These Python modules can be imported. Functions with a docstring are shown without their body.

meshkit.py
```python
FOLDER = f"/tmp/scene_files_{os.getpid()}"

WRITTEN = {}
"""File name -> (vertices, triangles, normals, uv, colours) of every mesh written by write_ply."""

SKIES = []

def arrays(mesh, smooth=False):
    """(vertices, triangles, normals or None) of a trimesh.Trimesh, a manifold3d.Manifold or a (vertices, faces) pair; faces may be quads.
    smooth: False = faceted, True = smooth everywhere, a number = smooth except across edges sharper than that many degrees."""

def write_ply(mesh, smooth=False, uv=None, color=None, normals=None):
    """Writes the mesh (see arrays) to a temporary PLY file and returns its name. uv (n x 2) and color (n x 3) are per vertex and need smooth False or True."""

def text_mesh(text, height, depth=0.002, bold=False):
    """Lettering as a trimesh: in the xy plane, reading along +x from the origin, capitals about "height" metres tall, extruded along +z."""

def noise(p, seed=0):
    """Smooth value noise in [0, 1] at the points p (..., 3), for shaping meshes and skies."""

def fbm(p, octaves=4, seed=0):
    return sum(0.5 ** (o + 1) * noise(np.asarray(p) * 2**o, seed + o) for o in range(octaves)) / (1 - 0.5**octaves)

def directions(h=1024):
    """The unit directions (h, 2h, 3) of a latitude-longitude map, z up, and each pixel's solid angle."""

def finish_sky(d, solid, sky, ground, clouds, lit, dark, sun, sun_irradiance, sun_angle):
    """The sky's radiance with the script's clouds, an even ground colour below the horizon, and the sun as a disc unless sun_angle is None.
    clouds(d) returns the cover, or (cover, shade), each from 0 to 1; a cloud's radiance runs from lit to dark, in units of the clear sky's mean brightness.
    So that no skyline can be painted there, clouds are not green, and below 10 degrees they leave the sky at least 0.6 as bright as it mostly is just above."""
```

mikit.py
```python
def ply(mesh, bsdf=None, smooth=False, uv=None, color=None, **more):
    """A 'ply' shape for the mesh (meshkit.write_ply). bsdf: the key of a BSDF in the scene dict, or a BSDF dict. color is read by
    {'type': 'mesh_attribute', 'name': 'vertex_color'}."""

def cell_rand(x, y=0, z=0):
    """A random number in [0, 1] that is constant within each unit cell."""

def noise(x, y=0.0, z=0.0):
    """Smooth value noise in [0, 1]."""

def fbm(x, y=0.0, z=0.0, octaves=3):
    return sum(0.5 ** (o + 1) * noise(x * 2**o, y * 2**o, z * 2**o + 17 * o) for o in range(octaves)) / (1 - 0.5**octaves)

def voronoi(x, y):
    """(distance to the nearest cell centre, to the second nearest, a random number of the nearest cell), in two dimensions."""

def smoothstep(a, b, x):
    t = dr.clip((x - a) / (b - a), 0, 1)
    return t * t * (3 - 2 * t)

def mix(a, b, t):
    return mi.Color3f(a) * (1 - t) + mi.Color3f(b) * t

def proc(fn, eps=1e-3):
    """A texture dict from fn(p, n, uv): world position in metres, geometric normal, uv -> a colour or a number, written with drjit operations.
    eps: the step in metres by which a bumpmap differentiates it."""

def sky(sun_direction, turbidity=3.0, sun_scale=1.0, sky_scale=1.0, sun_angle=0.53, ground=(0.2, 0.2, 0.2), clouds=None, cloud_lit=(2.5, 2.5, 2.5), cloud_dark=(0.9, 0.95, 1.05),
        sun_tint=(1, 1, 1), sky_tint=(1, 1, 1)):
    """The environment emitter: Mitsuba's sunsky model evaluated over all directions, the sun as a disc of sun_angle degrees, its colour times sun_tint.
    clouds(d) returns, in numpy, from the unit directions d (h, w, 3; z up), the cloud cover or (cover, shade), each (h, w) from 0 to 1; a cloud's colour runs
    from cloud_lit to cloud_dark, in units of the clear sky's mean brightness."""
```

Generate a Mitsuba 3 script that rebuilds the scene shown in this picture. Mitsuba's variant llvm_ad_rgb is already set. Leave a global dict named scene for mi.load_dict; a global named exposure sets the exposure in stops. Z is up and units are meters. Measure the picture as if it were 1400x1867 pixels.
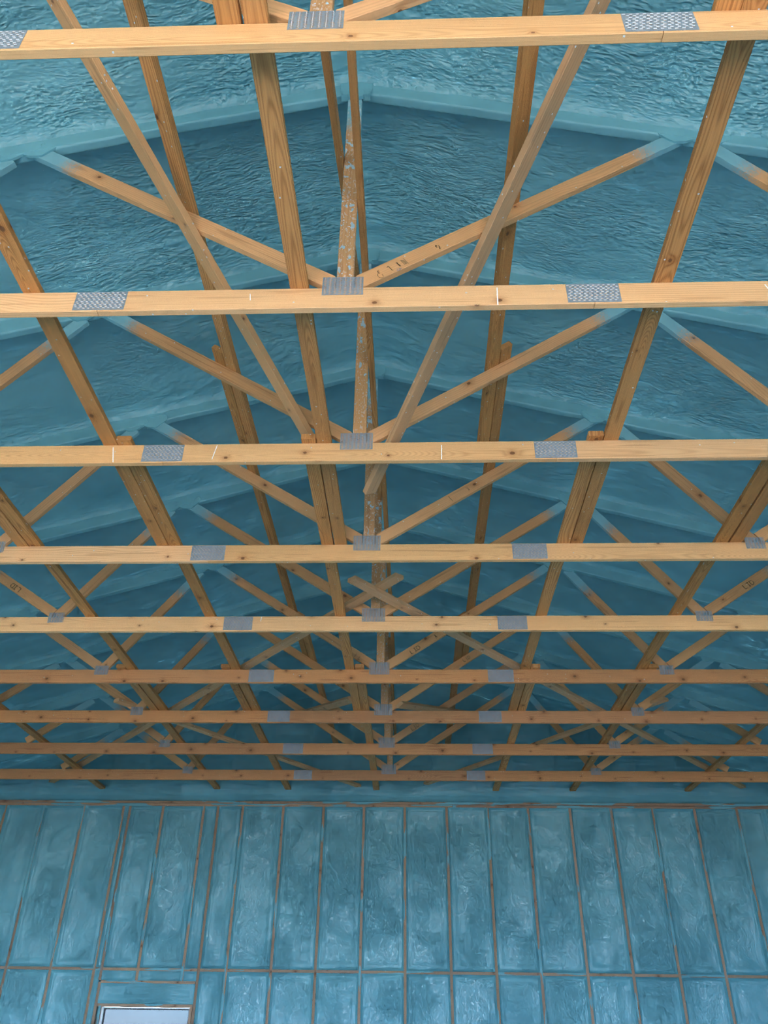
import math, random
import numpy as np, trimesh
import drjit as dr
import mitsuba as mi
import mikit, meshkit
from mikit import noise, fbm, cell_rand, smoothstep, mix, proc

random.seed(7)
RNG = np.random.default_rng(7)
scene, labels = {}, {}

# ------------------------------------------------------------------ camera, sky, exposure
S = 1.22                       # truss spacing
ZC = 4.446                     # underside of the bottom chords above the floor
Y1 = 1.4248                    # front face of the first truss in view
CAM_RIGHT = np.array([0.99940872, 0.03206825, 0.01240315])
CAM_UP = np.array([0.00713849, -0.5463936, 0.8374981])
CAM_FWD = np.array([-0.0336341, 0.83691437, 0.54629945])
EYE = np.array([0.3117, 0.0, 1.55])
T = mi.ScalarTransform4f
scene['camera'] = {'type': 'perspective', 'fov': math.degrees(2 * math.atan(700 / 1453.0)), 'fov_axis': 'x', 'near_clip': 0.05, 'far_clip': 200.0,
                   'to_world': T().look_at(origin=EYE.tolist(), target=(EYE + CAM_FWD).tolist(), up=CAM_UP.tolist())}
scene['sky'] = mikit.sky([0.42, -0.72, 0.95], turbidity=4.0, sun_scale=1.0, sky_scale=2.8, sky_tint=(0.83, 0.98, 1.18), ground=(0.41, 0.36, 0.285))
exposure = 4.55


def yk(k):
    return Y1 + (k - 1) * S


# ------------------------------------------------------------------ materials
FOAM_PALE = (0.16, 0.385, 0.435)


def foam_color(p):
    a = fbm(p.x * 1.3, p.y * 1.3, p.z * 1.3, octaves=3)
    b = noise(p.x * 9, p.y * 9, p.z * 9)
    c = mix((0.124, 0.328, 0.376), (0.156, 0.378, 0.420), smoothstep(0.3, 0.7, a))
    return c * (0.93 + 0.14 * b)


def foam_fn(p, n, uv):
    return foam_color(p)


def roof_bump(p, n, uv):
    """Sprayed skin: wrinkles that run with the roof slope, cells of finer creases."""
    wx = p.x + 0.05 * noise(p.x * 5, p.y * 5)
    wy = p.y + 0.07 * noise(p.x * 3.1 + 9, p.y * 4.7) + 0.03 * noise(p.x * 9, p.y * 9 + 4)
    a = noise(wx * 13, wy * 40)
    b = noise(wx * 34 + 5, wy * 66)
    c = noise(wx * 78, wy * 96)
    m = smoothstep(0.35, 0.65, fbm(p.x * 1.9, p.y * 2.3, 3.0))
    crease = 1 - dr.abs(2 * a - 1)
    fine = 1 - dr.abs(2 * b - 1)
    return 0.0080 * crease * (0.25 + 0.75 * m) + 0.0105 * fine * (0.45 + 0.55 * m) + 0.0042 * c


def wall_bump(p, n, uv):
    wx = p.x + 0.03 * noise(p.x * 6, p.z * 4)
    a = noise(wx * 40, p.z * 14)
    b = noise(wx * 75 + 4, p.z * 60)
    m = smoothstep(0.4, 0.65, fbm(p.x * 2.6, p.z * 2.1, 1.0))
    return 0.0150 * (1 - dr.abs(2 * a - 1)) * (0.25 + 0.75 * m) + 0.0120 * (1 - dr.abs(2 * b - 1)) * (0.35 + 0.65 * m)


def smooth_bump(p, n, uv):
    return 0.0022 * noise(p.x * 30, p.y * 60, p.z * 60) + 0.0008 * noise(p.x * 110, p.y * 110, p.z * 110)


def foam_bsdf(bump, rough, spec, eps):
    return {'type': 'twosided', 'inner': {'type': 'bumpmap', 'arbitrary': proc(bump, eps=eps), 'scale': 1.0,
            'nested': {'type': 'principled', 'base_color': proc(foam_fn), 'roughness': rough, 'specular': spec}}}


scene['foam_roof'] = foam_bsdf(roof_bump, 0.36, 0.55, 0.0015)
scene['foam_wall'] = foam_bsdf(wall_bump, 0.28, 0.6, 0.002)
scene['foam_skin'] = foam_bsdf(smooth_bump, 0.45, 0.45, 0.002)


def wood_maker(light, dark, knotty=0.45, spray=0, specks=0.0, patches=None, contrast=0.5, grey=0.0, arch=0.5):
    """uv: u = metres along the board (from its sprayed end), v = board number + metres around its section."""
    light, dark = tuple(light), tuple(dark)

    def arch_at(q):
        return 0.04 + 0.05 * q

    def fn(p, n, uv):
        i = dr.floor(uv.y)
        t = uv.y - i
        r1, r2, r3 = cell_rand(i, 3.0), cell_rand(i, 7.0), cell_rand(i, 11.0)
        u = uv.x + r1 * 37.0
        # knots: at most one in each cell of the face
        ku, kv = u * 1.7, t * 9.0
        cu, cv = dr.floor(ku), dr.floor(kv)
        fu = ku - cu - 0.3 - 0.4 * cell_rand(cu, cv, i)
        fv = kv - cv - 0.25 - 0.5 * cell_rand(cu + 31, cv, i)
        rad = 0.0045 + 0.0085 * cell_rand(cu + 7, cv + 5, i)
        d = dr.sqrt(dr.square(fu / 1.7 / 1.35) + dr.square(fv / 9.0)) / rad
        has = dr.select(cell_rand(cu + 13, cv + 3, i) < knotty * (0.5 + r2), 1.0, 0.0)
        core = has * (1 - smoothstep(0.75, 1.1, d))
        halo = has * dr.exp(-d * d / 7.0)
        # growth rings, bowed by slow noise so that arches show on the wide face
        w = 5.5 * (noise(u * 0.85, t * 7 + i * 3.3) - 0.5) + 1.8 * (noise(u * 3.1, t * 20 + i) - 0.5) + 1.6 * halo
        rows = t * (55 + 60 * r3) + w * (0.6 + 1.2 * r1)
        tc = arch_at(r1)
        hgt = 0.004 + 0.075 * smoothstep(0.2, 0.8, noise(u * 0.75 + 3, i)) + 0.006 * noise(u * 4, t * 30)
        arches = dr.sqrt(dr.square(t - tc) + hgt * hgt) * (170 + 90 * r3) + 0.9 * w * 0.35 + 0.8 * halo
        ring = dr.select(r2 < arch, arches, rows)
        s = 0.5 + 0.5 * dr.sin(6.2832 * ring)
        late = s * s
        fibre = noise(u * 7, t * 420 + i * 5)
        slow = fbm(u * 0.55, t * 5 + i * 2.1, octaves=2)
        c = mix(light, dark, dr.clip(contrast * (0.5 * late + 0.35 * fibre + 0.5 * slow - 0.12), 0, 1))
        streak = smoothstep(0.80, 0.93, noise(u * 2.6, t * 75 + i * 4.4))
        c = mix(c, dark, 0.55 * streak)
        c = c * (0.84 + 0.32 * r2)
        c = mi.Color3f(c.x * (1.0 + 0.05 * (r3 - 0.5)), c.y, c.z * (1.0 - 0.16 * (r3 - 0.5)))
        c = mix(c, c * mi.Color3f(0.62, 0.46, 0.36), 0.75 * halo)
        c = mix(c, mi.Color3f(0.13, 0.055, 0.024), 0.85 * core)
        if grey:
            c = mix(c, mi.Color3f(0.30, 0.27, 0.225), grey * (0.4 + 0.6 * fbm(u * 1.3, t * 14, 2.0)))
        sp = dr.select(cell_rand(dr.floor(u * 130), dr.floor(t * 130), i) > 0.9996 - specks * 0.02, 1.0, 0.0)
        c = mix(c, mi.Color3f(0.62, 0.68, 0.68), 0.8 * sp)
        if spray:
            # blue overspray at the sprayed end: solid coat, then a dust of droplets
            edge = uv.x + 0.05 * (fbm(uv.x * 9, t * 16 + i, octaves=3) - 0.5)
            dust = noise(u * 330, t * 330)
            k = dr.maximum(1 - smoothstep(0.15, 0.24, edge), smoothstep(-0.2, 0.2, (0.42 - edge) / 0.22 - dust))
            c = mix(c, mi.Color3f(*FOAM_PALE), dr.clip(k, 0, 1) * 0.96)
        if patches is not None:
            q = fbm(uv.x * 2.2 + i * 5.1, t * 22 + i, octaves=3)
            c = mix(c, foam_color(p), smoothstep(0.60 - patches * 0.2, 0.64 - patches * 0.2, q))
        if spray == 2:
            q = noise(u * 24, t * 38 + i) + 0.5 * noise(u * 60, t * 90) - 0.25
            c = mix(c, mi.Color3f(0.33, 0.50, 0.55), smoothstep(0.0, 0.06, q - 0.72 - 0.22 * smoothstep(0.3, 1.5, uv.x)) * 0.9)
            f = noise(u * 85, t * 160)
            c = mix(c, mi.Color3f(0.60, 0.50, 0.42), 0.6 * smoothstep(0.72, 0.8, f))
        return c

    return fn


def wood_bsdf(fn, rough=0.62):
    return {'type': 'twosided', 'inner': {'type': 'principled', 'base_color': proc(fn), 'roughness': rough, 'specular': 0.3}}


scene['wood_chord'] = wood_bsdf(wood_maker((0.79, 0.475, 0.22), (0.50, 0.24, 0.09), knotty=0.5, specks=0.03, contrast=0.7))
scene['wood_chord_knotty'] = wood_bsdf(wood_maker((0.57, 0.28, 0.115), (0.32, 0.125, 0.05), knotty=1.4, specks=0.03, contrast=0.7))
scene['wood_web'] = wood_bsdf(wood_maker((0.64, 0.34, 0.145), (0.38, 0.165, 0.06), knotty=0.45, spray=1, specks=0.05))
scene['wood_king'] = wood_bsdf(wood_maker((0.55, 0.29, 0.115), (0.33, 0.15, 0.055), knotty=0.2, spray=2, specks=0.4))
scene['wood_runner'] = wood_bsdf(wood_maker((0.57, 0.275, 0.088), (0.27, 0.10, 0.027), knotty=0.4, specks=0.12, contrast=0.95, arch=0.8))
scene['wood_brace'] = wood_bsdf(wood_maker((0.56, 0.305, 0.13), (0.33, 0.155, 0.06), knotty=0.45, specks=0.22, grey=0.14))
scene['wood_stud'] = wood_bsdf(wood_maker((0.38, 0.235, 0.15), (0.20, 0.115, 0.07), knotty=0.6, specks=0.0, patches=0.0))
scene['wood_plate'] = wood_bsdf(wood_maker((0.38, 0.235, 0.15), (0.20, 0.115, 0.07), knotty=0.6, specks=0.0, patches=0.18))


def zinc_fn(p, n, uv):
    spangle = cell_rand(dr.floor(p.x * 140 + 3 * noise(p.x * 60, p.z * 60)), dr.floor(p.z * 140 + 3 * noise(p.x * 60 + 9, p.z * 60)))
    return mix((0.25, 0.295, 0.33), (0.34, 0.38, 0.41), 0.5 * spangle + 0.5 * noise(p.x * 25, p.y * 25, p.z * 25))


scene['galvanised'] = {'type': 'twosided', 'inner': {'type': 'principled', 'base_color': proc(zinc_fn), 'roughness': 0.38, 'metallic': 0.45, 'specular': 0.5}}


def flat(rgb, rough=0.6):
    return {'type': 'twosided', 'inner': {'type': 'principled', 'base_color': {'type': 'rgb', 'value': list(rgb)}, 'roughness': rough, 'specular': 0.3}}


def concrete_fn(p, n, uv):
    a = fbm(p.x * 0.9, p.y * 0.9, octaves=4)
    return mix((0.50, 0.485, 0.45), (0.60, 0.58, 0.54), a) * (0.9 + 0.2 * noise(p.x * 40, p.y * 40))


scene['concrete'] = {'type': 'twosided', 'inner': {'type': 'principled', 'base_color': proc(concrete_fn), 'roughness': 0.55, 'specular': 0.4}}
scene['ink'] = flat((0.085, 0.045, 0.02))
scene['ink_blue'] = flat((0.16, 0.15, 0.24))
scene['chalk'] = flat((0.78, 0.76, 0.72), 0.8)
scene['stain'] = flat((0.36, 0.29, 0.26), 0.8)
scene['vinyl'] = flat((0.80, 0.81, 0.82), 0.4)
scene['gasket'] = flat((0.03, 0.032, 0.035), 0.5)
scene['glass'] = {'type': 'thindielectric', 'int_ior': 1.5, 'specular_transmittance': {'type': 'rgb', 'value': [0.034, 0.037, 0.041]}}

# ------------------------------------------------------------------ helpers
BOARD = [0]


def free(key):
    if key not in scene and key not in labels:
        return key
    n = 1
    while f'{key}_{n:03d}' in scene or f'{key}_{n:03d}' in labels:
        n += 1
    return f'{key}_{n:03d}'


def put(key, mesh, bsdf, smooth=False, uv=None, label=None):
    key = free(key)
    scene[key] = mikit.ply(mesh, bsdf, smooth=smooth, uv=uv)
    if label:
        labels[key] = {'label': label}
    return key


def unit(v):
    v = np.asarray(v, float)
    return v / np.linalg.norm(v)


def board(p0, p1, normal, w, t, c=0.0025, bow=0.0, n=1, cut0=None, cut1=None):
    """A sawn board from p0 to p1 (centre line), wide face normal to `normal`, w wide, t thick, eased edges. cut0/cut1: the plane normals of the end cuts.
    Returns ((vertices, faces), uv)."""
    p0, p1 = np.asarray(p0, float), np.asarray(p1, float)
    L = np.linalg.norm(p1 - p0)
    a = (p1 - p0) / L
    nn = np.asarray(normal, float)
    nn = unit(nn - a * (nn @ a))
    s = np.cross(a, nn)
    hw, ht = w / 2, t / 2
    prof = np.array([[-hw + c, -ht], [hw - c, -ht], [hw, -ht + c], [hw, ht - c], [hw - c, ht], [-hw + c, ht], [-hw, ht - c], [-hw, -ht + c]])
    per = np.concatenate([[0], np.cumsum(np.linalg.norm(np.roll(prof, -1, 0) - prof, axis=1))])
    BOARD[0] += 1
    vid = float(BOARD[0])
    V, F, U = [], [], []
    st = np.linspace(0, 1, n + 1)
    for j in range(8):
        q0, q1 = prof[j], prof[(j + 1) % 8]
        base = len(V)
        for q, pv in ((q0, per[j]), (q1, per[j + 1])):
            off = s * q[0] + nn * q[1]
            for f in st:
                sh = 0.0
                if f == 0 and cut0 is not None:
                    sh = -(off @ cut0) / (a @ cut0)
                if f == 1 and cut1 is not None:
                    sh = -(off @ cut1) / (a @ cut1)
                V.append(p0 + a * (L * f + sh) + off + nn * bow * math.sin(math.pi * f))
                U.append((L * f + sh, vid + 0.02 + pv))
        m = n + 1
        for i in range(n):
            F += [(base + i, base + i + 1, base + m + i + 1), (base + i, base + m + i + 1, base + m + i)]
    for f, flip, cut in ((0, True, cut0), (1, False, cut1)):
        base = len(V)
        for q in prof:
            off = s * q[0] + nn * q[1]
            sh = 0.0 if cut is None else -(off @ cut) / (a @ cut)
            V.append(p0 + a * (L * f + sh) + off)
            U.append((L * f + q[1], vid + 0.5 + q[0]))
        for i in range(1, 7):
            F.append((base, base + i + 1, base + i) if flip else (base, base + i, base + i + 1))
    V, F = np.array(V), np.array(F)
    nrm = np.cross(V[F[:, 1]] - V[F[:, 0]], V[F[:, 2]] - V[F[:, 0]])
    ctr = (p0 + p1) / 2
    cen = V[F].mean(1)
    ax = ctr + np.outer((cen - ctr) @ a, a)
    out = np.einsum('ij,ij->i', nrm, np.where((np.abs((nrm @ a)) > 0.5 * np.linalg.norm(nrm, axis=1))[:, None], cen - ctr, cen - ax))
    F[out < 0] = F[out < 0][:, ::-1]
    return (V, F), np.array(U)


def put_board(key, bsdf, *args, label=None, **kw):
    mesh, uv = board(*args, **kw)
    return put(key, mesh, bsdf, uv=uv, label=label)


def box_mesh(x0, x1, y0, y1, z0, z1):
    m = trimesh.creation.box(extents=(x1 - x0, y1 - y0, z1 - z0))
    m.apply_translation(((x0 + x1) / 2, (y0 + y1) / 2, (z0 + z1) / 2))
    return m


def plate_mesh(w, h, kind, t=0.0014):
    """A pressed nail plate about its centre: slots punched through it, with the burrs and lips that the teeth leave. Front towards -y."""
    from shapely.geometry import Polygon, box
    holes, lips = [], []
    rg = np.random.default_rng(5)
    if kind == 'columns':
        px, pz, n, m = 0.0247, 0.0085, round(w / 0.0247), int(h / 0.0085)
        for i in range(n):
            for j in range(m):
                cx = (i - (n - 1) / 2) * px + (0.0024 if j % 2 else -0.0024) + rg.uniform(-0.0008, 0.0008)
                cz = (j - (m - 1) / 2) * pz
                holes.append((cx - 0.0058, cz - 0.0030, cx + 0.0058, cz + 0.0030))
                lips.append((cx - 0.0048 if j % 2 else cx + 0.0018, cx - 0.0018 if j % 2 else cx + 0.0048, cz + 0.0030, 0.0030))
    else:
        px, pz, n, m = 0.0245, 0.0115, round(w / 0.0245), int(h / 0.0115)
        for j in range(m):
            sh = ((0.37 * (j % 2) + 0.09 * j) % 1.0 - 0.5) * px * 0.9
            for i in range(n):
                cx = (i - (n - 1) / 2) * px + sh + rg.uniform(-0.0006, 0.0006)
                cz = (j - (m - 1) / 2) * pz
                if abs(cx) + 0.007 < w / 2:
                    holes.append((cx - 0.0060, cz - 0.0030, cx + 0.0060, cz + 0.0016))
                    lips.append((cx - 0.0060, cx + 0.0060, cz + 0.0040, 0.0042))
    poly = Polygon(box(-w / 2, -h / 2, w / 2, h / 2).exterior.coords, [box(*b).exterior.coords for b in holes])
    m_ = trimesh.creation.extrude_polygon(poly, t, engine='earcut')
    v = np.array(m_.vertices)
    V, F = [np.stack([v[:, 0], -v[:, 2], v[:, 1]], 1)], [np.array(m_.faces)]
    at = len(v)
    for x0, x1, z, d in lips:
        V.append(np.array([[x0, -t, z], [x1, -t, z], [x0 + 0.0006, -t - 0.0022, z - 0.35 * d], [x1 - 0.0006, -t - 0.0022, z - 0.35 * d], [x0, -t, z - d], [x1, -t, z - d]]))
        F.append(np.array([[0, 1, 3], [0, 3, 2], [2, 3, 5], [2, 5, 4], [0, 2, 4], [1, 5, 3]]) + at)
        at += 6
    return np.vstack(V), np.vstack(F)


PLATES = {k: mikit.ply(plate_mesh(*k), 'galvanised') for k in ((0.2, 0.126, 'columns'), (0.252, 0.126, 'brick'), (0.138, 0.095, 'columns'))}


def put_plate(t, kind, x, z, y, tilt=0.0, label=None):
    key = free(t + '__connector_plate')
    scene[key] = {**PLATES[kind], 'to_world': T().translate([x, y - 0.0002, z]).rotate([0, 1, 0], tilt)}
    if label:
        labels[key] = {'label': label}


def grid_faces(nu, nv, flip=False):
    i, j = np.meshgrid(np.arange(nu - 1), np.arange(nv - 1), indexing='ij')
    a = (i * nv + j).ravel()
    f = np.vstack([np.stack([a, a + nv, a + nv + 1], 1), np.stack([a, a + nv + 1, a + 1], 1)])
    return f[:, ::-1] if flip else f


def roof_line(x):
    """Underside of the foam-coated top chords above ZC."""
    return 1.848 - 0.293 * np.abs(x)


HALF = 6.25                    # half the inner width
Y_WALL = yk(10)                # faces of the gable wall's studs
Y_REAR = -4.0

# ------------------------------------------------------------------ the setting
floor = box_mesh(-HALF - 0.2, HALF + 0.2, Y_REAR - 0.2, Y_WALL + 0.25, -0.15, 0.0)
put('floor', floor, 'concrete')
labels['floor'] = {'label': 'grey concrete floor of the building, below the picture', 'kind': 'structure'}

labels['ceiling'] = {'label': 'sloping underside of the roof sprayed with blue foam insulation', 'kind': 'structure'}


def foam_bay(k, side):
    """The sprayed foam between trusses k and k + 1 on one slope of the roof."""
    y0, y1 = yk(k) + 0.018, yk(k + 1) + 0.018
    if k == 9:
        y1 = yk(10) + 0.1
    fine = 0.013 if 1 <= k <= 4 else 0.022 if k >= 0 else 0.06
    nx, ny = int(HALF / fine), max(12, int((y1 - y0) / fine))
    x = np.linspace(0, HALF + 0.06, nx)
    if 1 <= k <= 4:            # fewer points where the slope leaves the picture
        x = np.linspace(0, 1, int(nx * 0.78)) ** 1.25 * (HALF + 0.06)
        nx = len(x)
    y = np.linspace(y0, y1, ny)
    X, Y = np.meshgrid(x, y, indexing='ij')
    P = np.stack([X * side, Y, np.zeros_like(X)], -1)
    d = np.minimum(Y - y0, y1 - Y)
    t = (Y - y0) / (y1 - y0)
    z = ZC + 1.848 - 0.293 * np.sqrt(X * X + 0.07 ** 2) + 0.128
    z += 0.055 * np.sin(np.pi * t) ** 0.8 - 0.05 * np.exp(-(d / 0.045) ** 2)
    big = meshkit.fbm(P * [1.6, 2.6, 1] + [3, k * 0.0, 0], 3, 5) - 0.5
    z += 0.075 * big
    wx = P[..., 0] + 0.15 * (meshkit.noise(P * 2.1, 8) - 0.5)
    wy = P[..., 1] + 0.22 * (meshkit.noise(P * [1.3, 2.3, 1], 9) - 0.5)
    Q = np.stack([wx * 4.2, wy * 13, np.zeros_like(wx)], -1)
    r = 1 - np.abs(2 * meshkit.fbm(Q, 2, 21) - 1)
    m = np.clip((meshkit.fbm(P * [1.1, 1.7, 1], 2, 33) - 0.36) * 4, 0, 1)
    z -= 0.014 * (r - 0.6) * (0.25 + 0.75 * m)
    # bubbly lumps that gather towards the next rib and in a few patches
    lump = meshkit.noise(P * [17, 24, 1], 41) * 0.6 + 0.4 * meshkit.noise(P * [31, 43, 1], 42)
    ml = np.clip((meshkit.fbm(P * [1.4, 1.2, 1] + 7, 2, 44) - 0.55) * 6, 0, 1) * (0.35 + 0.65 * np.clip((t - 0.45) * 3, 0, 1))
    z -= 0.020 * (lump - 0.4) * ml
    z = np.where(d < 0.03, z, z)
    V = np.stack([X * side, Y, z], -1).reshape(-1, 3)
    put('ceiling__foam_panel', (V, grid_faces(nx, ny, side > 0)), 'foam_roof', smooth=True)


for k in range(-6, 10):
    for side in (-1, 1):
        foam_bay(k, side)


def foam_wall_panel(parent, x0, x1, z0, z1, fine=0.016, seed=0, recess=0.05):
    """Foam filling one stud bay of the gable wall: rounded edges that climb the studs, a lumpy face set back from them."""
    nx, nz = max(5, int((x1 - x0) / fine)), max(5, int((z1 - z0) / fine))
    X, Z = np.meshgrid(np.linspace(x0, x1, nx), np.linspace(z0, z1, nz), indexing='ij')
    dx = np.minimum(X - x0, x1 - X)
    dz = np.minimum(Z - z0, z1 - Z)
    P = np.stack([X, Z, np.full_like(X, seed * 3.7)], -1)
    wob = 0.5 + 1.0 * meshkit.noise(P * [14, 5, 1], 3)
    y = Y_WALL + recess * (1 - np.exp(-(dx / (0.016 * wob)) ** 2)) * (1 - np.exp(-(dz / (0.020 * wob)) ** 2)) + 0.003
    inner = np.clip(np.minimum(dx, dz) / 0.05, 0, 1)
    lane = meshkit.noise(P * [9, 0.9, 1], 11)                 # passes of the gun, side by side
    lift = meshkit.noise(P * [1.2, 3.0, 1], 12)              # where one lift ends and the next begins
    step = np.tanh((meshkit.fbm(P * [3.2, 3.6, 1], 2, 13) - 0.5) * 14)
    y -= inner * (0.016 * (lane - 0.5) + 0.020 * (lift - 0.5) + 0.009 * step + 0.034 * (meshkit.fbm(P * [5, 4, 1], 3, 14) - 0.5))
    y -= inner * 0.012 * np.exp(-((np.minimum(dx, dz) - 0.06) / 0.03) ** 2)
    V = np.stack([X, y, Z + ZC], -1).reshape(-1, 3)
    put(parent + '__foam_panel', (V, grid_faces(nx, nz, True)), 'foam_wall', smooth=True)


labels['wall_back'] = {'label': 'gable end wall framed in wooden studs and filled with blue spray foam', 'kind': 'structure'}
WB = 'wall_back'
SW = 0.038


def stud(x, z0, z1, lean=0.0, bsdf='wood_stud', y=None, w=SW):
    y = Y_WALL if y is None else y
    put_board(WB + '__stud', bsdf, (x + lean, y + 0.07, ZC + z0), (x, y + 0.07, ZC + z1), (0, 1, 0), w, 0.14)


def rail(name, x0, x1, z, bsdf='wood_stud', h=SW, depth=0.14, y=None):
    y = Y_WALL if y is None else y
    put_board(WB + '__' + name, bsdf, (x0, y + depth / 2, ZC + z), (x1, y + depth / 2, ZC + z), (0, 1, 0), h, depth)


ZT, ZR, ZB = -0.078, -2.222, -ZC + 0.04
full = [-6.22, -5.87, -5.285, -4.665, -4.060, -2.62, -2.245, -1.633, -1.026, -0.420, 0.190, 0.813, 1.422, 2.020, 2.638, 3.243, 3.855, 4.463, 5.080, 5.490, 6.1, 6.24]
rail('top_plate', -6.22, 0.9, -0.058, 'wood_plate', 0.038)
rail('top_plate', 0.905, 6.2, -0.060, 'wood_plate', 0.038)
rail('top_plate', -6.22, -2.1, -0.019, 'wood_plate', 0.037)
rail('top_plate', -2.095, 6.2, -0.019, 'wood_plate', 0.037)
lean = {4.463: -0.03, -5.285: -0.05, 5.08: -0.02, -2.245: -0.02}
for x in full:
    stud(x, ZB, ZT, 0.0)
stud(-3.958, -2.355, ZT)
stud(-3.455, -2.355, ZT)
stud(-2.836, -2.355, ZT)
stud(-3.950, ZB, -2.375)
put_board(WB + '__trimmer_stud', 'wood_plate', (-3.889, Y_WALL + 0.07, ZC - 4.0), (-3.889, Y_WALL + 0.07, ZC - 2.645), (0, 1, 0), 0.036, 0.14)
put_board(WB + '__trimmer_stud', 'wood_plate', (-2.662, Y_WALL + 0.07, ZC - 4.0), (-2.662, Y_WALL + 0.07, ZC - 2.645), (0, 1, 0), 0.036, 0.14)
rail('header', -3.935, -2.645, -2.372, 'wood_plate', 0.034)
rail('header', -3.925, -2.645, -2.641, 'wood_plate', 0.036)
rail('sill', -3.925, -2.645, -3.98, 'wood_plate', 0.038)
rail('bottom_plate', -6.2, 6.2, -ZC + 0.02)
for a, b in zip(full[:-1], full[1:]):
    if a == -4.060:
        segs = [(-4.060, -3.958), (-3.958, -3.455), (-3.455, -2.836), (-2.836, -2.62)]
    else:
        segs = [(a, b)]
    for s0, s1 in segs:
        put_board(WB + '__blocking', 'wood_plate', (s0 + SW / 2, Y_WALL + 0.072, ZC + ZR), (s1 - SW / 2, Y_WALL + 0.072, ZC + ZR), (0, 1, 0), 0.036, 0.14)
        foam_wall_panel(WB, s0 + SW / 2, s1 - SW / 2, ZR + 0.018, ZT, seed=s0)
    if a != -4.060:
        foam_wall_panel(WB, a + SW / 2, b - SW / 2, ZB, ZR - 0.018, fine=0.02, seed=a + 9)
foam_wall_panel(WB, -3.939, -3.474, -2.355, ZR - 0.018, seed=50, recess=0.02)
foam_wall_panel(WB, -3.436, -2.855, -2.355, ZR - 0.018, seed=51, recess=0.02)
foam_wall_panel(WB, -2.817, -2.640, -2.355, ZR - 0.018, seed=52, recess=0.02)
foam_wall_panel(WB, -3.931, -2.640, -2.623, -2.389, seed=53, recess=0.02)
foam_wall_panel(WB, -4.041, -3.969, ZB, ZR - 0.018, seed=54, recess=0.03)
foam_wall_panel(WB, -3.925, -2.645, ZB, -4.0, seed=55)


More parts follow.
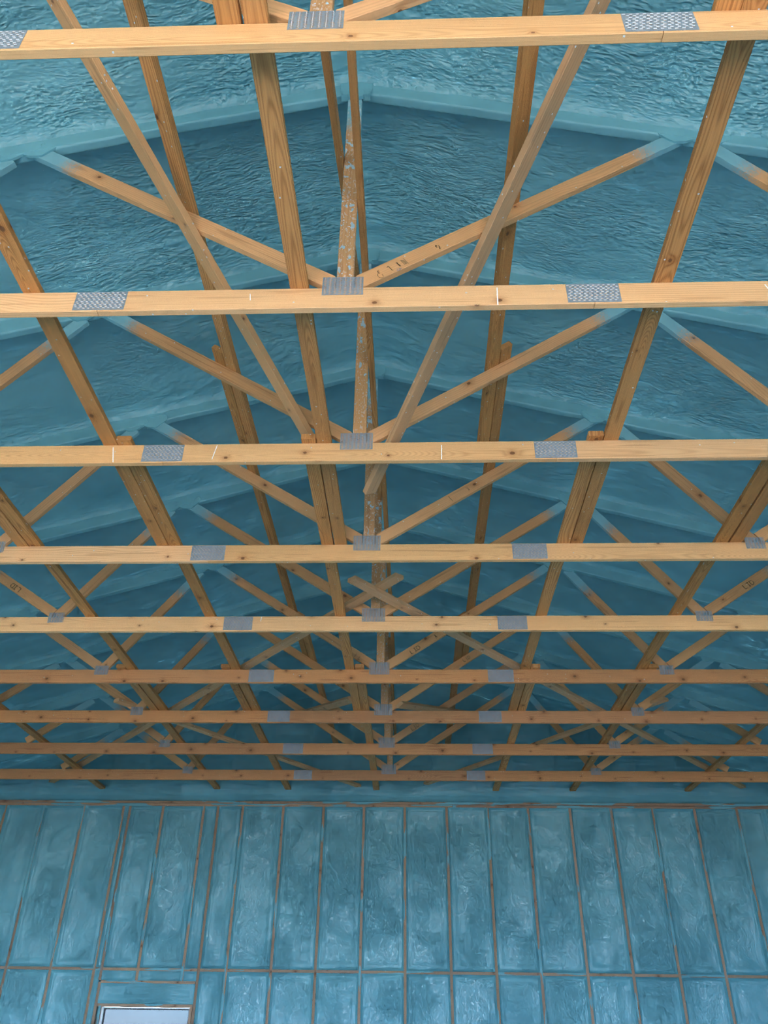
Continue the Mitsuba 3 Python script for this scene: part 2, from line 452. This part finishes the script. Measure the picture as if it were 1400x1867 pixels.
def gable_foam():
    nx, nv = 520, 90
    X, Vv = np.meshgrid(np.linspace(-HALF - 0.05, HALF + 0.05, nx), np.linspace(0, 1, nv) ** 1.2, indexing='ij')
    z = Vv * (roof_line(X) + 0.3)
    P = np.stack([X, z, np.zeros_like(X)], -1)
    y = Y_WALL + 0.035 - 0.17 * (1 - np.exp(-z / 0.07))
    y += 0.05 * np.clip(z / 1.5, 0, 1)
    st = np.abs((X / 0.61 + 0.5) % 1 - 0.5) * 0.61
    y -= 0.02 * np.exp(-(st / 0.04) ** 2) * np.clip(z / 0.2 - 0.6, 0, 1)
    y -= 0.05 * (meshkit.fbm(P * [2.2, 5, 1], 3, 61) - 0.5) * np.clip(z / 0.06, 0.15, 1)
    y -= 0.014 * (1 - np.abs(2 * meshkit.noise(P * [3, 17, 1] + 0.2 * meshkit.noise(P * 4, 3)[..., None], 62) - 1)) * np.clip(z / 0.06, 0.15, 1)
    V = np.stack([X, y, ZC + z - 0.004], -1).reshape(-1, 3)
    put(WB + '__gable_foam', (V, grid_faces(nx, nv, True)), 'foam_wall', smooth=True)


gable_foam()

# the window at the foot of the picture
labels['window_1'] = {'label': 'white framed window in the gable wall under its wooden header', 'kind': 'structure'}
WX0, WX1, WZ0, WZ1 = -3.871, -2.680, -3.95, -2.662
yw = Y_WALL + 0.03
for nm, b in (('frame', (WX0, WX0 + 0.028, yw, yw + 0.09, WZ0, WZ1)), ('frame', (WX1 - 0.010, WX1, yw, yw + 0.09, WZ0, WZ1)),
              ('frame', (WX0 + 0.028, WX1 - 0.010, yw, yw + 0.09, WZ1 - 0.014, WZ1)), ('frame', (WX0 + 0.028, WX1 - 0.010, yw, yw + 0.09, WZ0, WZ0 + 0.03))):
    put('window_1__' + nm, box_mesh(*[v + (ZC if q > 3 else 0) for q, v in enumerate(b)]), 'vinyl')
for b in ((WX0 + 0.028, WX1 - 0.010, yw + 0.03, yw + 0.08, WZ1 - 0.026, WZ1 - 0.014), (WX0 + 0.028, WX0 + 0.034, yw + 0.03, yw + 0.08, WZ0 + 0.03, WZ1 - 0.026), (WX1 - 0.022, WX1 - 0.010, yw + 0.03, yw + 0.08, WZ0 + 0.03, WZ1 - 0.026)):
    put('window_1__gasket', box_mesh(*[v + (ZC if q > 3 else 0) for q, v in enumerate(b)]), 'gasket')
gx0, gx1, gz0, gz1 = WX0 + 0.034, WX1 - 0.022, ZC + WZ0 + 0.03, ZC + WZ1 - 0.026
put('window_1__pane', (np.array([[gx0, yw + 0.06, gz0], [gx1, yw + 0.06, gz0], [gx1, yw + 0.06, gz1], [gx0, yw + 0.06, gz1]]), np.array([[0, 1, 2, 3]])), 'glass')

# outer skin behind the studs, side walls, rear wall with its wide door opening
yo = Y_WALL + 0.15
for b in ((-6.4, -3.9, yo, yo + 0.02, 0, 6.6), (-2.64, 6.4, yo, yo + 0.02, 0, 6.6), (-3.9, -2.64, yo, yo + 0.02, 0, ZC - 3.97), (-3.9, -2.64, yo, yo + 0.02, ZC - 2.64, 6.6)):
    put(WB + '__sheathing', box_mesh(*b), 'foam_skin')


def side_wall(side):
    nm = 'wall_left' if side < 0 else 'wall_right'
    labels[nm] = {'label': f'long side wall of blue sprayed foam at the {"left" if side < 0 else "right"} eave', 'kind': 'structure'}
    ny, nz = 500, 90
    Y, Z = np.meshgrid(np.linspace(Y_REAR - 0.02, Y_WALL + 0.17, ny), np.linspace(0, ZC + 0.35, nz), indexing='ij')
    P = np.stack([Y, Z, np.full_like(Y, side * 5.0)], -1)
    x = HALF - 0.06 * (meshkit.fbm(P * [2, 1.5, 1], 3, 71) - 0.5)
    put(nm + '__foam', (np.stack([side * x, Y, Z], -1).reshape(-1, 3), grid_faces(ny, nz, side < 0)), 'foam_skin', smooth=True)


side_wall(-1)
side_wall(1)
labels['wall_rear'] = {'label': 'rear wall behind the camera with a wide open doorway', 'kind': 'structure'}
DOOR_W, DOOR_H = 5.2, 4.3
for b in ((-6.4, -DOOR_W, Y_REAR - 0.15, Y_REAR, 0, 6.6), (DOOR_W, 6.4, Y_REAR - 0.15, Y_REAR, 0, 6.6), (-DOOR_W, DOOR_W, Y_REAR - 0.15, Y_REAR, DOOR_H, 6.6)):
    put('wall_rear__panel', box_mesh(*b), 'foam_skin')

# ------------------------------------------------------------------ the trusses
TH, CH = 0.0365, 0.138
ORD = ['', 'nearest', 'second', 'third', 'fourth', 'fifth', 'sixth', 'seventh', 'eighth', 'ninth']
WEB_Z, WEB_S = 0.115, 0.68     # centre line of the inner webs: z = WEB_Z + WEB_S |x|


def rib_mesh(k, side):
    """A top chord under its coat of foam: rounded, slightly uneven."""
    n = 240 if k >= 1 else 40
    x = np.linspace(0.0, HALF, n)
    y0, y1 = yk(k) - 0.012, yk(k) + TH + 0.012
    zz = roof_line(x)
    prof = []
    for q in range(5):
        a = math.pi * (1 + q / 8)
        prof.append((y0 + 0.015 + 0.015 * math.cos(a), 0.015 + 0.015 * math.sin(a)))
    for q in range(5):
        a = math.pi * (1.5 + q / 8)
        prof.append((y1 - 0.015 + 0.015 * math.cos(a), 0.015 + 0.015 * math.sin(a)))
    prof = [(y0 - 0.012, 0.19), (y0 - 0.002, 0.12), (y0, 0.06)] + prof + [(y1, 0.06), (y1 + 0.002, 0.12), (y1 + 0.012, 0.19)]
    V = np.zeros((n, len(prof), 3))
    for j, (yy, dz) in enumerate(prof):
        V[:, j, 0] = side * x
        V[:, j, 1] = yy
        V[:, j, 2] = ZC + zz + dz
    d = meshkit.fbm(V * [5, 14, 5] + k, 3, 81) - 0.5
    V[..., 1] += 0.010 * d
    V[..., 2] += 0.016 * (meshkit.fbm(V * [4, 9, 4] + k + 20, 3, 82) - 0.5)
    return V.reshape(-1, 3), grid_faces(n, len(prof), side < 0)


def slab(poly, y0, y1):
    """A flat plate in the truss plane from an (x, z) outline."""
    from shapely.geometry import Polygon
    m = trimesh.creation.extrude_polygon(Polygon(poly).buffer(-0.02).buffer(0.035), y1 - y0, engine='earcut')
    v = np.array(m.vertices)
    return np.stack([v[:, 0], y1 - v[:, 2], v[:, 1]], 1), np.array(m.faces)


def truss(k):
    y = yk(k)
    yc = y + TH / 2
    t = free('roof_truss')
    which = {1: 'nearest wooden roof truss, its bottom chord crossing the top of the picture',
             9: 'farthest wooden roof truss with reddish knotty bottom chord just in front of the gable foam',
             0: 'wooden roof truss overhead, above the top edge of the picture'}.get(
        k, f'wooden king post roof truss, {ORD[k]} bottom chord counted down from the top of the picture')
    labels[t] = {'label': which, 'category': 'roof truss', 'group': 'roof trusses in a row under the foam'}
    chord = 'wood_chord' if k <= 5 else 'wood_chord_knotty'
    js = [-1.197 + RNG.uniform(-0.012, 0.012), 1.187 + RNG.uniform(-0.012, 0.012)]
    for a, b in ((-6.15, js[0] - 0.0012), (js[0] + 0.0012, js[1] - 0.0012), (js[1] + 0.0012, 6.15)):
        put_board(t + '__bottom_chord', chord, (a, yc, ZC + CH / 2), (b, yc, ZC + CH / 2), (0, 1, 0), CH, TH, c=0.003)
    for side in (-1, 1):
        put(t + '__top_chord', rib_mesh(k, side), 'foam_skin', smooth=True, label='top chord coated in pale blue spray foam' if side < 0 else None)
        P = lambda x, z: (side * x, yc, ZC + z)
        top = np.array([side * 0.281, 0, 0.96])
        flat_cut = np.array([0, 0, 1.0])
        # inner web: from its sprayed top down to the king post's foot
        put_board(t + '__web', 'wood_web', P(1.862, WEB_Z + WEB_S * 1.862 - 0.02), P(0.052, WEB_Z + WEB_S * 0.052 + 0.02), (0, 1, 0), 0.089, TH, cut1=np.array([side * -1.0, 0, 0]))
        put_board(t + '__web', 'wood_web', P(1.968, 1.262), P(2.815, 0.152), (0, 1, 0), 0.089, TH)
        put_board(t + '__web', 'wood_web', P(3.76, 0.755), P(2.86, 0.175), (0, 1, 0), 0.089, TH)
        put_board(t + '__web', 'wood_web', P(3.86, 0.70), P(4.62, 0.16), (0, 1, 0), 0.089, TH)
        # foam-coated plates where the webs meet the top chord
        for (gx, poly) in ((1.9, [(-0.20, 0.10), (-0.11, -0.005), (-0.045, -0.005), (0.0, 0.018), (0.05, -0.03), (0.105, -0.045), (0.20, 0.0), (0.15, 0.09)]),
                           (3.8, [(-0.17, 0.09), (-0.12, 0.0), (-0.03, 0.0), (0.0, 0.015), (0.03, -0.01), (0.10, -0.02), (0.18, 0.03), (0.14, 0.08)])):
            pl = [(side * (gx + px), ZC + float(roof_line(gx)) + pz) for px, pz in poly]
            put(t + '__gusset', slab(pl, y - 0.011, y + 0.004), 'foam_skin')
    put_board(t + '__king_post', 'wood_king', (-0.005, yc, ZC + 1.83), (-0.003, yc, ZC + CH), (0, 1, 0), 0.083, TH)
    # ridge plate under foam with its two little clips
    put(t + '__ridge_plate', slab([(-0.075, ZC + 1.835), (-0.04, ZC + 1.80), (0.045, ZC + 1.80), (0.08, ZC + 1.835), (0.09, ZC + 1.99), (-0.085, ZC + 1.99)], y - 0.020, y - 0.002), 'foam_skin')
    for sx in (-1, 1):
        c = 0.065 * sx
        bits = [box_mesh(c - 0.022, c - 0.017, y - 0.03, y + 0.01, ZC + 1.795, ZC + 1.845), box_mesh(c + 0.017, c + 0.022, y - 0.03, y + 0.01, ZC + 1.795, ZC + 1.845),
                box_mesh(c - 0.022, c + 0.022, y - 0.03, y + 0.01, ZC + 1.789, ZC + 1.795)]
        put(t + '__clip', trimesh.util.concatenate(bits), 'foam_skin')
    # nail plates on the front faces
    put_plate(t, (0.2, 0.126, 'columns'), -0.016 + RNG.uniform(-0.004, 0.004), ZC + 0.148, y, label='galvanised nail plate with upright rows of slots at the foot of the king post')
    for j in js:
        put_plate(t, (0.252, 0.126, 'brick'), j + RNG.uniform(-0.006, 0.006), ZC + 0.070, y, label='galvanised nail plate with staggered slots over a chord splice')
    for sx in (-1, 1):
        put_plate(t, (0.138, 0.095, 'columns'), 2.823 * sx, ZC + 0.13, y, tilt=RNG.uniform(-1.5, 1.5))
    # lettering stamped along the webs
    ang = math.atan(WEB_S)

    def strokes(lines, x, w, bsdf='ink', base=None):
        """Hand-drawn or printed strokes: polylines in metres along and across the board."""
        ox, oz, a = base or (x, WEB_Z + WEB_S * x, ang)
        parts = []
        for ln in lines:
            q = [np.array([ox + u * math.cos(a) - v * math.sin(a), y - 0.0005, ZC + oz + u * math.sin(a) + v * math.cos(a)]) for u, v in ln]
            for p0, p1 in zip(q[:-1], q[1:]):
                (v_, f_), _ = board(p0, p1, (0, 1, 0), w, 0.0008, c=0.0001)
                parts.append(trimesh.Trimesh(v_, f_, process=False))
        put(t + '__stamp', trimesh.util.concatenate(parts), bsdf)

    def word(base, h, flip=False):
        """The three large letters printed on many of these webs."""
        ox, oz, a = base
        tm = [meshkit.text_mesh(ch, h, 0.0006, False) for ch in 'LID']
        for q, m_ in enumerate(tm):
            v = np.array(m_.vertices)
            v[:, 0] += (q - 1) * h * 0.95 - v[:, 0].mean()
            v[:, 1] -= h / 2
            if flip:
                v[:, :2] *= -1
            vx, vz = ox + v[:, 0] * math.cos(a) - v[:, 1] * math.sin(a), oz + v[:, 0] * math.sin(a) + v[:, 1] * math.cos(a)
            put(t + '__stamp', (np.stack([vx, y - v[:, 2] - 0.0002, ZC + vz], 1), np.array(m_.faces)), 'ink')

    on_web = lambda x, sx=1: (sx * x, WEB_Z + WEB_S * x, sx * ang)
    out = math.atan(0.63)
    on_outer = lambda x, sx=1: (sx * x, 0.155 + 0.63 * (x - 2.83), sx * out)
    if k == 2:
        loop = [(0.012 * math.cos(q) - 0.006, 0.020 * math.sin(q) - 0.010) for q in np.linspace(0.9, 6.6, 14)]
        strokes([loop, [(0.0, 0.006), (-0.004, 0.022), (0.008, 0.028)], [(-0.004, 0.022), (0.006, 0.016)]], 0.170, 0.0022)
        strokes([[(0, 0.025), (0, -0.012)], [(0, 0.025), (-0.008, 0.022)], [(0.0, -0.012), (0.004, -0.014)]], 0.222, 0.0032)
        strokes([[(0, 0.024), (0.002, -0.010)]], 0.262, 0.0062)
        strokes([[(0, 0.026), (0, -0.014)], [(0.007, 0.024), (0.007, -0.016)], [(0.018, 0.030), (0.018, -0.020)], [(0.012, 0.020), (0.012, -0.010)]], 0.284, 0.0022)
        ring_ = [(0.009 * math.cos(q), 0.007 * math.sin(q) - 0.026) for q in np.linspace(0, 6.28, 12)]
        strokes([ring_, [(0.006, -0.026), (0.020, -0.026)]], 0.246, 0.0022, 'ink_blue')
        strokes([[(0, 0.016), (0.001, -0.002)], [(0.006, 0.014), (0.006, 0.004)], [(0.008, -0.006), (0.008, -0.020)], [(0.014, 0.006), (0.014, -0.012)], [(0.002, 0.016), (0.008, 0.014)]], 0.452, 0.0036)
    if k in (3, 4):
        strokes([[(0, 0.03), (0, -0.02)]], 2.35 if k == 3 else 0.9, 0.003, base=on_web(0.62) if k == 4 else on_outer(3.2))
        strokes([[(0, 0.02), (0.008, 0.0), (0.002, -0.018)], [(0.012, 0.022), (0.012, -0.016)]], 1.0, 0.0026, base=on_web(0.75) if k == 4 else on_outer(3.32))
    if k in (6, 8):
        word(on_web(0.345), 0.046)
        strokes([[(0, 0.02), (0.01, 0.012), (0.0, -0.02)], [(0.01, 0.012), (0.014, -0.018)]], 0.55, 0.006)
    if k == 6:
        strokes([[(0, 0.02), (0, -0.022), (0.02, -0.022)], [(-0.045, 0.02), (-0.045, -0.02)]], 0.2, 0.004, base=on_web(0.22, -1))
    if k == 5:
        word(on_outer(3.27), 0.046)
        word(on_outer(3.27, -1), 0.046, flip=True)
    if k == 7:
        word(on_web(0.95), 0.04)

    def mark(x0, z0, x1, z1, w, bsdf='chalk'):
        m_, _ = board((x0, y - 0.0006, ZC + z0), (x1, y - 0.0006, ZC + z1), (0, 1, 0), w, 0.001, c=0.0002)
        put(t + '__chalk_mark', m_, bsdf)

    if k == 1:
        mark(1.236, 0.132, 1.238, 0.012, 0.006)
    if k == 2:
        mark(0.735, 0.118, 0.731, 0.0, 0.006)
        mark(-0.462, 0.105, -0.457, 0.058, 0.004)
        mark(2.005, 0.11, 2.02, 0.06, 0.006)
    if k == 3:
        mark(0.503, 0.112, 0.50, 0.004, 0.006)
        mark(-1.53, 0.12, -1.508, 0.004, 0.006)
        mark(-0.88, 0.13, -0.90, 0.02, 0.005)
    if k == 5:
        mark(-1.0, 0.135, -1.003, 0.09, 0.006)


for k in range(0, 10):
    truss(k)

# ------------------------------------------------------------------ boards laid along the building
RUN_GROUP = 'long boards lying flat on the bottom chords'


def runner(x0, x1, k0, k1, label, z=CH, dy=0.0):
    key = free('lateral_brace')
    zc = ZC + z + 0.0190
    put_board(key, 'wood_runner', (x0, yk(k0), zc), (x1, yk(k1), zc), (0, 0, 1), 0.0900, 0.0375)
    labels[key] = {'label': label, 'category': 'brace board', 'group': RUN_GROUP}


ROWS = [
    ('left of the king posts', [(-0.331, -0.331, -2.0, 1.06), (-0.238, -0.232, -0.05, 3.0, 4.05, -0.212), (-0.313, -0.309, 2.965, 7.05), (-0.211, -0.235, 5.96, 9.92)]),
    ('left of the left splice plates', [(-1.55, -1.552, -0.05, 4.05), (-1.458, -1.458, 2.965, 7.05), (-1.556, -1.565, 5.96, 9.92)]),
    ('right of the right splice plates', [(1.441, 1.441, -2.0, 1.06), (1.532, 1.532, -0.05, 4.05), (1.437, 1.437, 2.965, 7.05), (1.535, 1.55, 5.96, 9.92)]),
    ('by the left outer nail plates', [(-2.612, -2.618, -0.05, 4.05), (-2.520, -2.520, 2.965, 7.05), (-2.618, -2.64, 5.96, 9.92)]),
    ('by the right outer nail plates', [(2.69, 2.69, -0.05, 4.05), (2.585, 2.585, 2.965, 7.05), (2.685, 2.69, 5.96, 9.92)]),
    ('outermost at the left edge', [(-4.49, -4.49, 2.965, 7.05), (-4.39, -4.40, 5.96, 9.92)]),
    ('outermost at the right edge', [(4.49, 4.49, 2.965, 7.05), (4.39, 4.38, 5.96, 9.92)]),
]
for row, pieces in ROWS:
    for i, pc in enumerate(pieces):
        place = {-2.0: 'ending at the nearest truss', -0.05: 'nearest long piece', 2.965: 'middle piece', 5.96: 'far piece'}[pc[2]]
        x0, x1, k0, k1 = pc[0], pc[-1] if len(pc) > 4 else pc[1], pc[2], pc[4] if len(pc) > 4 else pc[3]
        runner(x0, x1, k0, k1, f'brown flat board across chords {row}, {place}')

# boards on the upper edge of the inner webs
ANG = math.atan(WEB_S)
for side in (-1, 1):
    nrm = np.array([-side * math.sin(ANG), 0, math.cos(ANG)])
    for i, (xc, k0, k1, what) in enumerate(((0.895, -1.0, 3.75, 'near piece'), (0.975, 2.90, 7.1, 'middle piece'), (0.89, 6.05, 9.9, 'far piece'))):
        xx = xc if side < 0 else xc - 0.01
        base = np.array([side * xx, 0, ZC + WEB_Z + WEB_S * xx]) + nrm * (0.0445 + 0.0195)
        key = free('web_brace')
        put_board(key, 'wood_runner', base + [0, yk(k0), 0], base + [0, yk(k1), 0], nrm, 0.0905, 0.038)
        labels[key] = {'label': f'tilted board on upper edges of the {"left" if side < 0 else "right"} inner webs, {what}', 'category': 'brace board', 'group': 'boards along the webs'}

# boards on the sides of the king posts
for (x, z, k0, k1, what) in ((0.0575, 0.825, -0.7, 4.3, 'near'), (0.096, 0.825, 4.03, 7.2, 'middle'), (0.0575, 0.825, 6.7, 9.85, 'far')):
    key = free('ridge_brace')
    put_board(key, 'wood_runner', (x, yk(k0), ZC + z), (x, yk(k1), ZC + z), (1, 0, 0), 0.089, 0.036)
    labels[key] = {'label': f'board on edge along right sides of king posts, {what} piece', 'category': 'brace board', 'group': 'boards along the king posts'}
key = free('ridge_brace')
put_board(key, 'wood_runner', (-0.0675, yk(0.15), ZC + 0.30), (-0.0675, yk(3.05), ZC + 1.685), (1, 0, 0), 0.089, 0.036)
labels[key] = {'label': 'sloping board nailed to the left sides of the nearest king posts, rising away', 'category': 'brace board'}

# diagonal braces under the webs
WOFF = 0.0772


def under_web(side, xa, ka, xb, kb, label, grey=False):
    nrm = np.array([-side * math.sin(ANG), 0, math.cos(ANG)])
    pt = lambda x, k: np.array([side * x, yk(k), ZC + WEB_Z + WEB_S * x - WOFF * 1.02])
    key = free('diagonal_brace')
    put_board(key, 'wood_brace', pt(xa, ka), pt(xb, kb), nrm, 0.089, 0.0375)
    labels[key] = {'label': label, 'category': 'brace board'}


under_web(-1, 0.300, 3.14, 1.735, 0.10, 'weathered diagonal board under left webs, from third king post to top left')
under_web(1, 0.040, 3.35, 1.70, 0.12, 'weathered diagonal board under right webs, cut end below third bottom chord')
under_web(-1, 0.385, 7.07, 1.55, 9.5, 'short grey diagonal board rising left behind the seventh nail plate')
under_web(1, 0.170, 6.87, 1.55, 9.5, 'short grey diagonal board rising right behind the seventh nail plate')

# diagonal braces lying over the bottom chords
for xa, ka, xb, kb, z, label in (
        (-0.175, 4.53, 5.18, 9.86, 0.1770, 'diagonal board crossing in front at the fifth king post, running far right'),
        (0.215, 4.55, -5.18, 9.86, 0.2155, 'diagonal board crossing behind at the fifth king post, running far left'),
        (-0.50, 9.88, -3.02, 6.86, 0.1770, 'diagonal board on far chords from the gable middle to the left'),
        (0.51, 9.88, 3.12, 6.90, 0.2155, 'diagonal board on far chords from the gable middle to the right')):
    key = free('diagonal_brace')
    put_board(key, 'wood_brace', (xa, yk(ka), ZC + z + 0.019), (xb, yk(kb), ZC + z + 0.019), (0, 0, 1), 0.089, 0.0375)
    labels[key] = {'label': label, 'category': 'brace board'}
